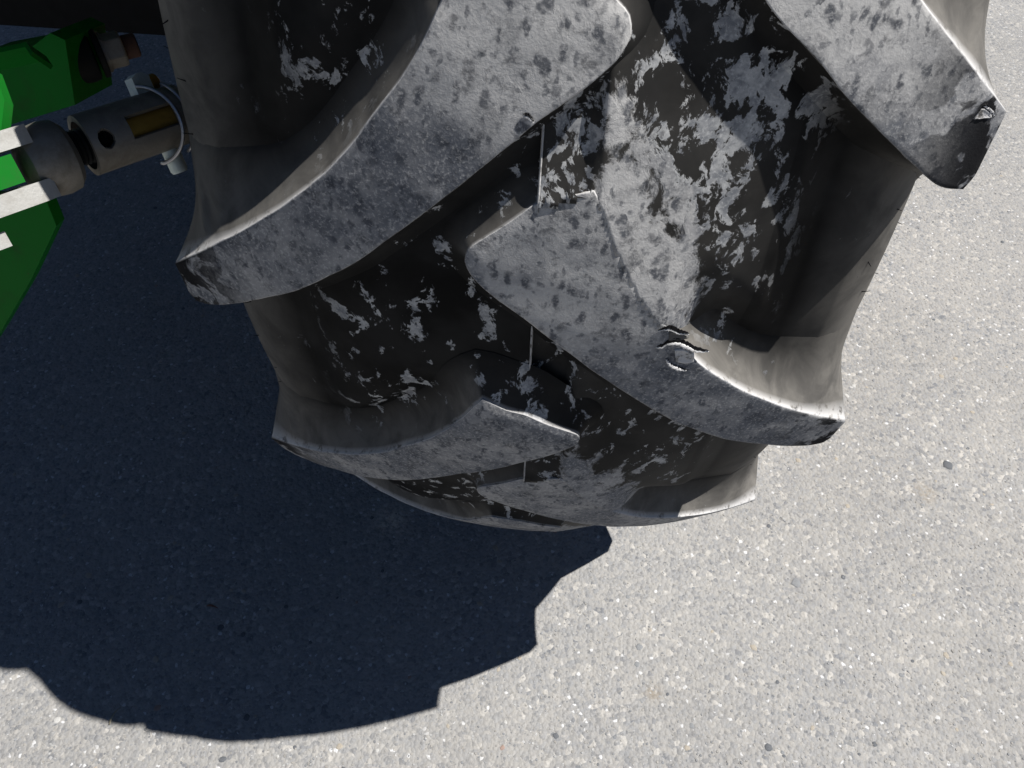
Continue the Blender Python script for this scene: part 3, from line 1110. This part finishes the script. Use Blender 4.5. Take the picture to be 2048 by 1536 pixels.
# mould seam round the middle: a thin ragged rib of flash
nv = 900
ph_ = np.linspace(0, 2 * math.pi, nv, endpoint=False)
rd_ = ramp_depth(np.full(nv, .0009), ph_ * R0, np.full(nv, .0100))[0]
seam_r = R0 - np.minimum(.0100, np.maximum(rd_, .0012)) + .0008 + RNG.normal(0, .00024, nv)
sv, sf = [], []
for i in range(nv):
    for dx, dr in ((-.0006, -.0016), (-.0002, 0), (.0002, 0), (.0006, -.0016)):
        sv.append(cyl(np.array(.0006 + dx), np.array(seam_r[i] + dr), np.array(ph_[i])))
for i in range(nv):
    j = (i + 1) % nv
    for q in range(3):
        sf.append((4 * i + q, 4 * i + q + 1, 4 * j + q + 1, 4 * j + q))
so = mesh_obj('mould_seam', sv, sf, M_RUBBER, TYRE)
set_wear(so, (0, .6, .4))

# moulding hairs left along the shoulders
hv, hf = [], []


def hair(p0, p1, r):
    d = p1 - p0
    u = np.cross(d, [.3, .5, .8])
    u = u / np.linalg.norm(u) * r
    w = np.cross(d, u)
    w = w / np.linalg.norm(w) * r
    b_ = len(hv)
    for c, q in ((p0, 1), (p1, .4)):
        for e in (u + w, w - u, -u - w, u - w):
            hv.append(c + e * q * .7)
    for i in range(4):
        hf.append((b_ + i, b_ + (i + 1) % 4, b_ + 4 + (i + 1) % 4, b_ + 4 + i))
    hf.append((b_ + 7, b_ + 6, b_ + 5, b_ + 4))


for side in (-1, 1):
    for uu in (.172, .205):
        for i in range(110):
            ph0 = 2 * math.pi * (i + RNG.uniform(-.25, .25)) / 110
            u_ = uu + RNG.uniform(-.006, .006)
            x_, r_ = carc(u_)
            L_ = RNG.uniform(.002, .0055)
            p0 = cyl(np.array(side * (x_ - .001)), np.array(r_), np.array(ph0))
            p1 = p0 + np.array([side * L_, RNG.normal() * .0012, RNG.normal() * .0012])
            hair(p0, p1, .00042)
ho = mesh_obj('moulding_hair', hv, hf, M_CUT, TYRE, smooth=False)
ho['kind'] = 'stuff'

# ------------------------------------------------------------------ stones of the asphalt
SM = [mat_stone('grey_stone', (.17, .175, .18)), mat_stone('dark_stone', (.085, .09, .098)), mat_stone('tan_stone', (.28, .25, .205)),
      mat_stone('pale_stone', (.36, .355, .34)), mat_stone('reddish_stone', (.24, .17, .14))]


def stone_verts(n=9):
    th = np.sort(RNG.uniform(0, 2 * math.pi, n)) * .4 + np.linspace(0, 2 * math.pi, n, endpoint=False) * .6
    r1 = RNG.uniform(.8, 1.1, n)
    v = [(r1[i] * math.cos(th[i]), r1[i] * math.sin(th[i]), -.3) for i in range(n)]
    v += [(.86 * r1[i] * math.cos(th[i]), .86 * r1[i] * math.sin(th[i]), .13 + RNG.normal() * .03) for i in range(n)]
    v += [(.5 * r1[i] * math.cos(th[i]), .5 * r1[i] * math.sin(th[i]), .24 + RNG.normal() * .04) for i in range(n)]
    v.append((0, 0, .26))
    f = []
    for i in range(n):
        j = (i + 1) % n
        f += [(i, j, n + j, n + i), (n + i, n + j, 2 * n + j, 2 * n + i), (2 * n + i, 2 * n + j, 3 * n)]
    return v, f


smesh = []
for mi in range(5):
    for q in range(3):
        v, f = stone_verts()
        me = bpy.data.meshes.new('stone')
        me.from_pydata(v, [], f)
        me.update()
        me.materials.append(SM[mi])
        me.polygons.foreach_set('use_smooth', [True] * len(me.polygons))
        smesh.append(me)
place = [(.526, -.218, .0085, 1), (.311, -.402, .0075, 0)]
while len(place) < 290:
    px, py = RNG.uniform(-20, 2060), RNG.uniform(80, 1550)
    d = C_F + C_R * (px - 1024) / FPX - C_U * (py - 768) / FPX
    g = CAM + (GZ - CAM[2]) / d[2] * d
    if abs(g[0]) > 1.2 or g[1] > .75:
        continue
    if -.2 < g[0] < .2 and -.32 < g[1] < .35:
        continue
    place.append((g[0], g[1], .0022 + .0028 * RNG.random() ** 2, int(RNG.choice(5, p=[.34, .18, .26, .17, .05]))))
for (x, y, r, mi) in place:
    o = bpy.data.objects.new('stone', smesh[mi * 3 + int(RNG.integers(3))])
    COL.objects.link(o)
    o.parent = GROUND
    o.location = (x, y, GZ + r * .02)
    o.rotation_euler = (RNG.normal() * .05, RNG.normal() * .05, RNG.uniform(0, 6.28))
    o.scale = (r, r * RNG.uniform(.65, 1), r * .55)

# the finer grit, too much to count
gv, gf = [], []
gc = []
ng = 15000
k_ = 0
PALS = np.array([(.21, .212, .216), (.27, .257, .235), (.165, .17, .178), (.33, .328, .32), (.255, .245, .228)])
while k_ < ng:
    px, py = RNG.uniform(-60, 2110), RNG.uniform(60, 1600)
    d = C_F + C_R * (px - 1024) / FPX - C_U * (py - 768) / FPX
    g = CAM + (GZ - CAM[2]) / d[2] * d
    if abs(g[0]) > 1.4 or g[1] > 1.0 or (-.16 < g[0] < .16 and -.3 < g[1] < .3):
        continue
    k_ += 1
    r = .0008 + .0013 * RNG.random()
    n = 6
    b_ = len(gv)
    a0 = RNG.uniform(0, 6.28)
    el = RNG.uniform(.6, 1)
    rr = RNG.uniform(.75, 1.2, n)
    top = r * RNG.uniform(.12, .38)
    for i in range(n):
        t_ = 2 * math.pi * i / n
        cx, cy = r * rr[i] * math.cos(t_), r * el * rr[i] * math.sin(t_)
        gv.append((g[0] + cx * math.cos(a0) - cy * math.sin(a0), g[1] + cx * math.sin(a0) + cy * math.cos(a0), GZ - .0004))
    for i in range(n):
        t_ = 2 * math.pi * i / n
        cx, cy = .6 * r * rr[i] * math.cos(t_), .6 * r * el * rr[i] * math.sin(t_)
        gv.append((g[0] + cx * math.cos(a0) - cy * math.sin(a0), g[1] + cx * math.sin(a0) + cy * math.cos(a0), GZ + top * RNG.uniform(.7, 1.2)))
    for i in range(n):
        j = (i + 1) % n
        gf.append((b_ + i, b_ + j, b_ + n + j, b_ + n + i))
    gf.append(tuple(b_ + n + i for i in range(n)))
    c = PALS[RNG.integers(5)] * RNG.uniform(.8, 1.15)
    gc.append(np.tile(c, (2 * n, 1)))
tg_ = NT('grit')
ga = tg_.n.new('ShaderNodeAttribute')
ga.attribute_name = 'wear'
gn = tg_.noise(tg_.pos(), 900, 3, 0.6)
tg_.set(Base_Color=tg_.mix(tg_.ramp(gn, .35, .7, 0, .35), ga.outputs['Color'], (.1, .1, .1)), Roughness=.75, Specular_IOR_Level=.3)
go = mesh_obj('asphalt_grit', gv, gf, tg_.m, None, smooth=False)
set_wear(go, np.concatenate(gc))
go['kind'] = 'stuff'

# ------------------------------------------------------------------ litter
def blade(name, p0, p1, w, h, mat, label, cat, curl=.004):
    p0, p1 = np.array(p0), np.array(p1)
    d = p1 - p0
    L_ = np.linalg.norm(d)
    d = d / L_
    nrm_ = np.array([-d[1], d[0], 0])
    v, f = [], []
    n = 9
    for i in range(n):
        t_ = i / (n - 1)
        e = w * (math.sin(math.pi * min(1, t_ * .9 + .1)) ** .6) * (1 - t_ * .5) + 1e-5
        z = GZ + .0008 + curl * math.sin(math.pi * t_)
        for s_ in (-1, 0, 1):
            for zz in (0, h):
                q = p0 + d * L_ * t_ + nrm_ * s_ * e
                v.append((q[0], q[1], z + zz + (abs(s_) * .0006)))
    for i in range(n - 1):
        b_ = 6 * i
        for a, c in ((0, 2), (2, 4)):
            f.append((b_ + a, b_ + a + 6, b_ + c + 6, b_ + c))
            f.append((b_ + a + 1, b_ + c + 1, b_ + c + 7, b_ + a + 7))
        f.append((b_, b_ + 1, b_ + 7, b_ + 6))
        f.append((b_ + 4, b_ + 10, b_ + 11, b_ + 5))
    f.append((0, 2, 3, 1))
    f.append((2, 4, 5, 3))
    e_ = 6 * (n - 1)
    f.append((e_, e_ + 1, e_ + 3, e_ + 2))
    f.append((e_ + 2, e_ + 3, e_ + 5, e_ + 4))
    o = mesh_obj(name, v, f, mat)
    o['label'] = label
    o['category'] = cat
    return o


M_STRAW = mat_stone('straw', (.30, .27, .19))
M_LEAF = mat_stone('dead_leaf', (.16, .07, .045))
blade('dry_grass_blade', (-.4035, -.629, GZ), (-.3995, -.612, GZ), .0011, .0003, M_STRAW,
      'pale dry grass blade lying on asphalt in the tyre shadow near its curved edge', 'grass blade')
blade('leaf_scrap', (-.347, -.4955, GZ), (-.333, -.4975, GZ), .0016, .0003, M_LEAF,
      'small reddish brown leaf scrap lying on the shaded asphalt', 'leaf')
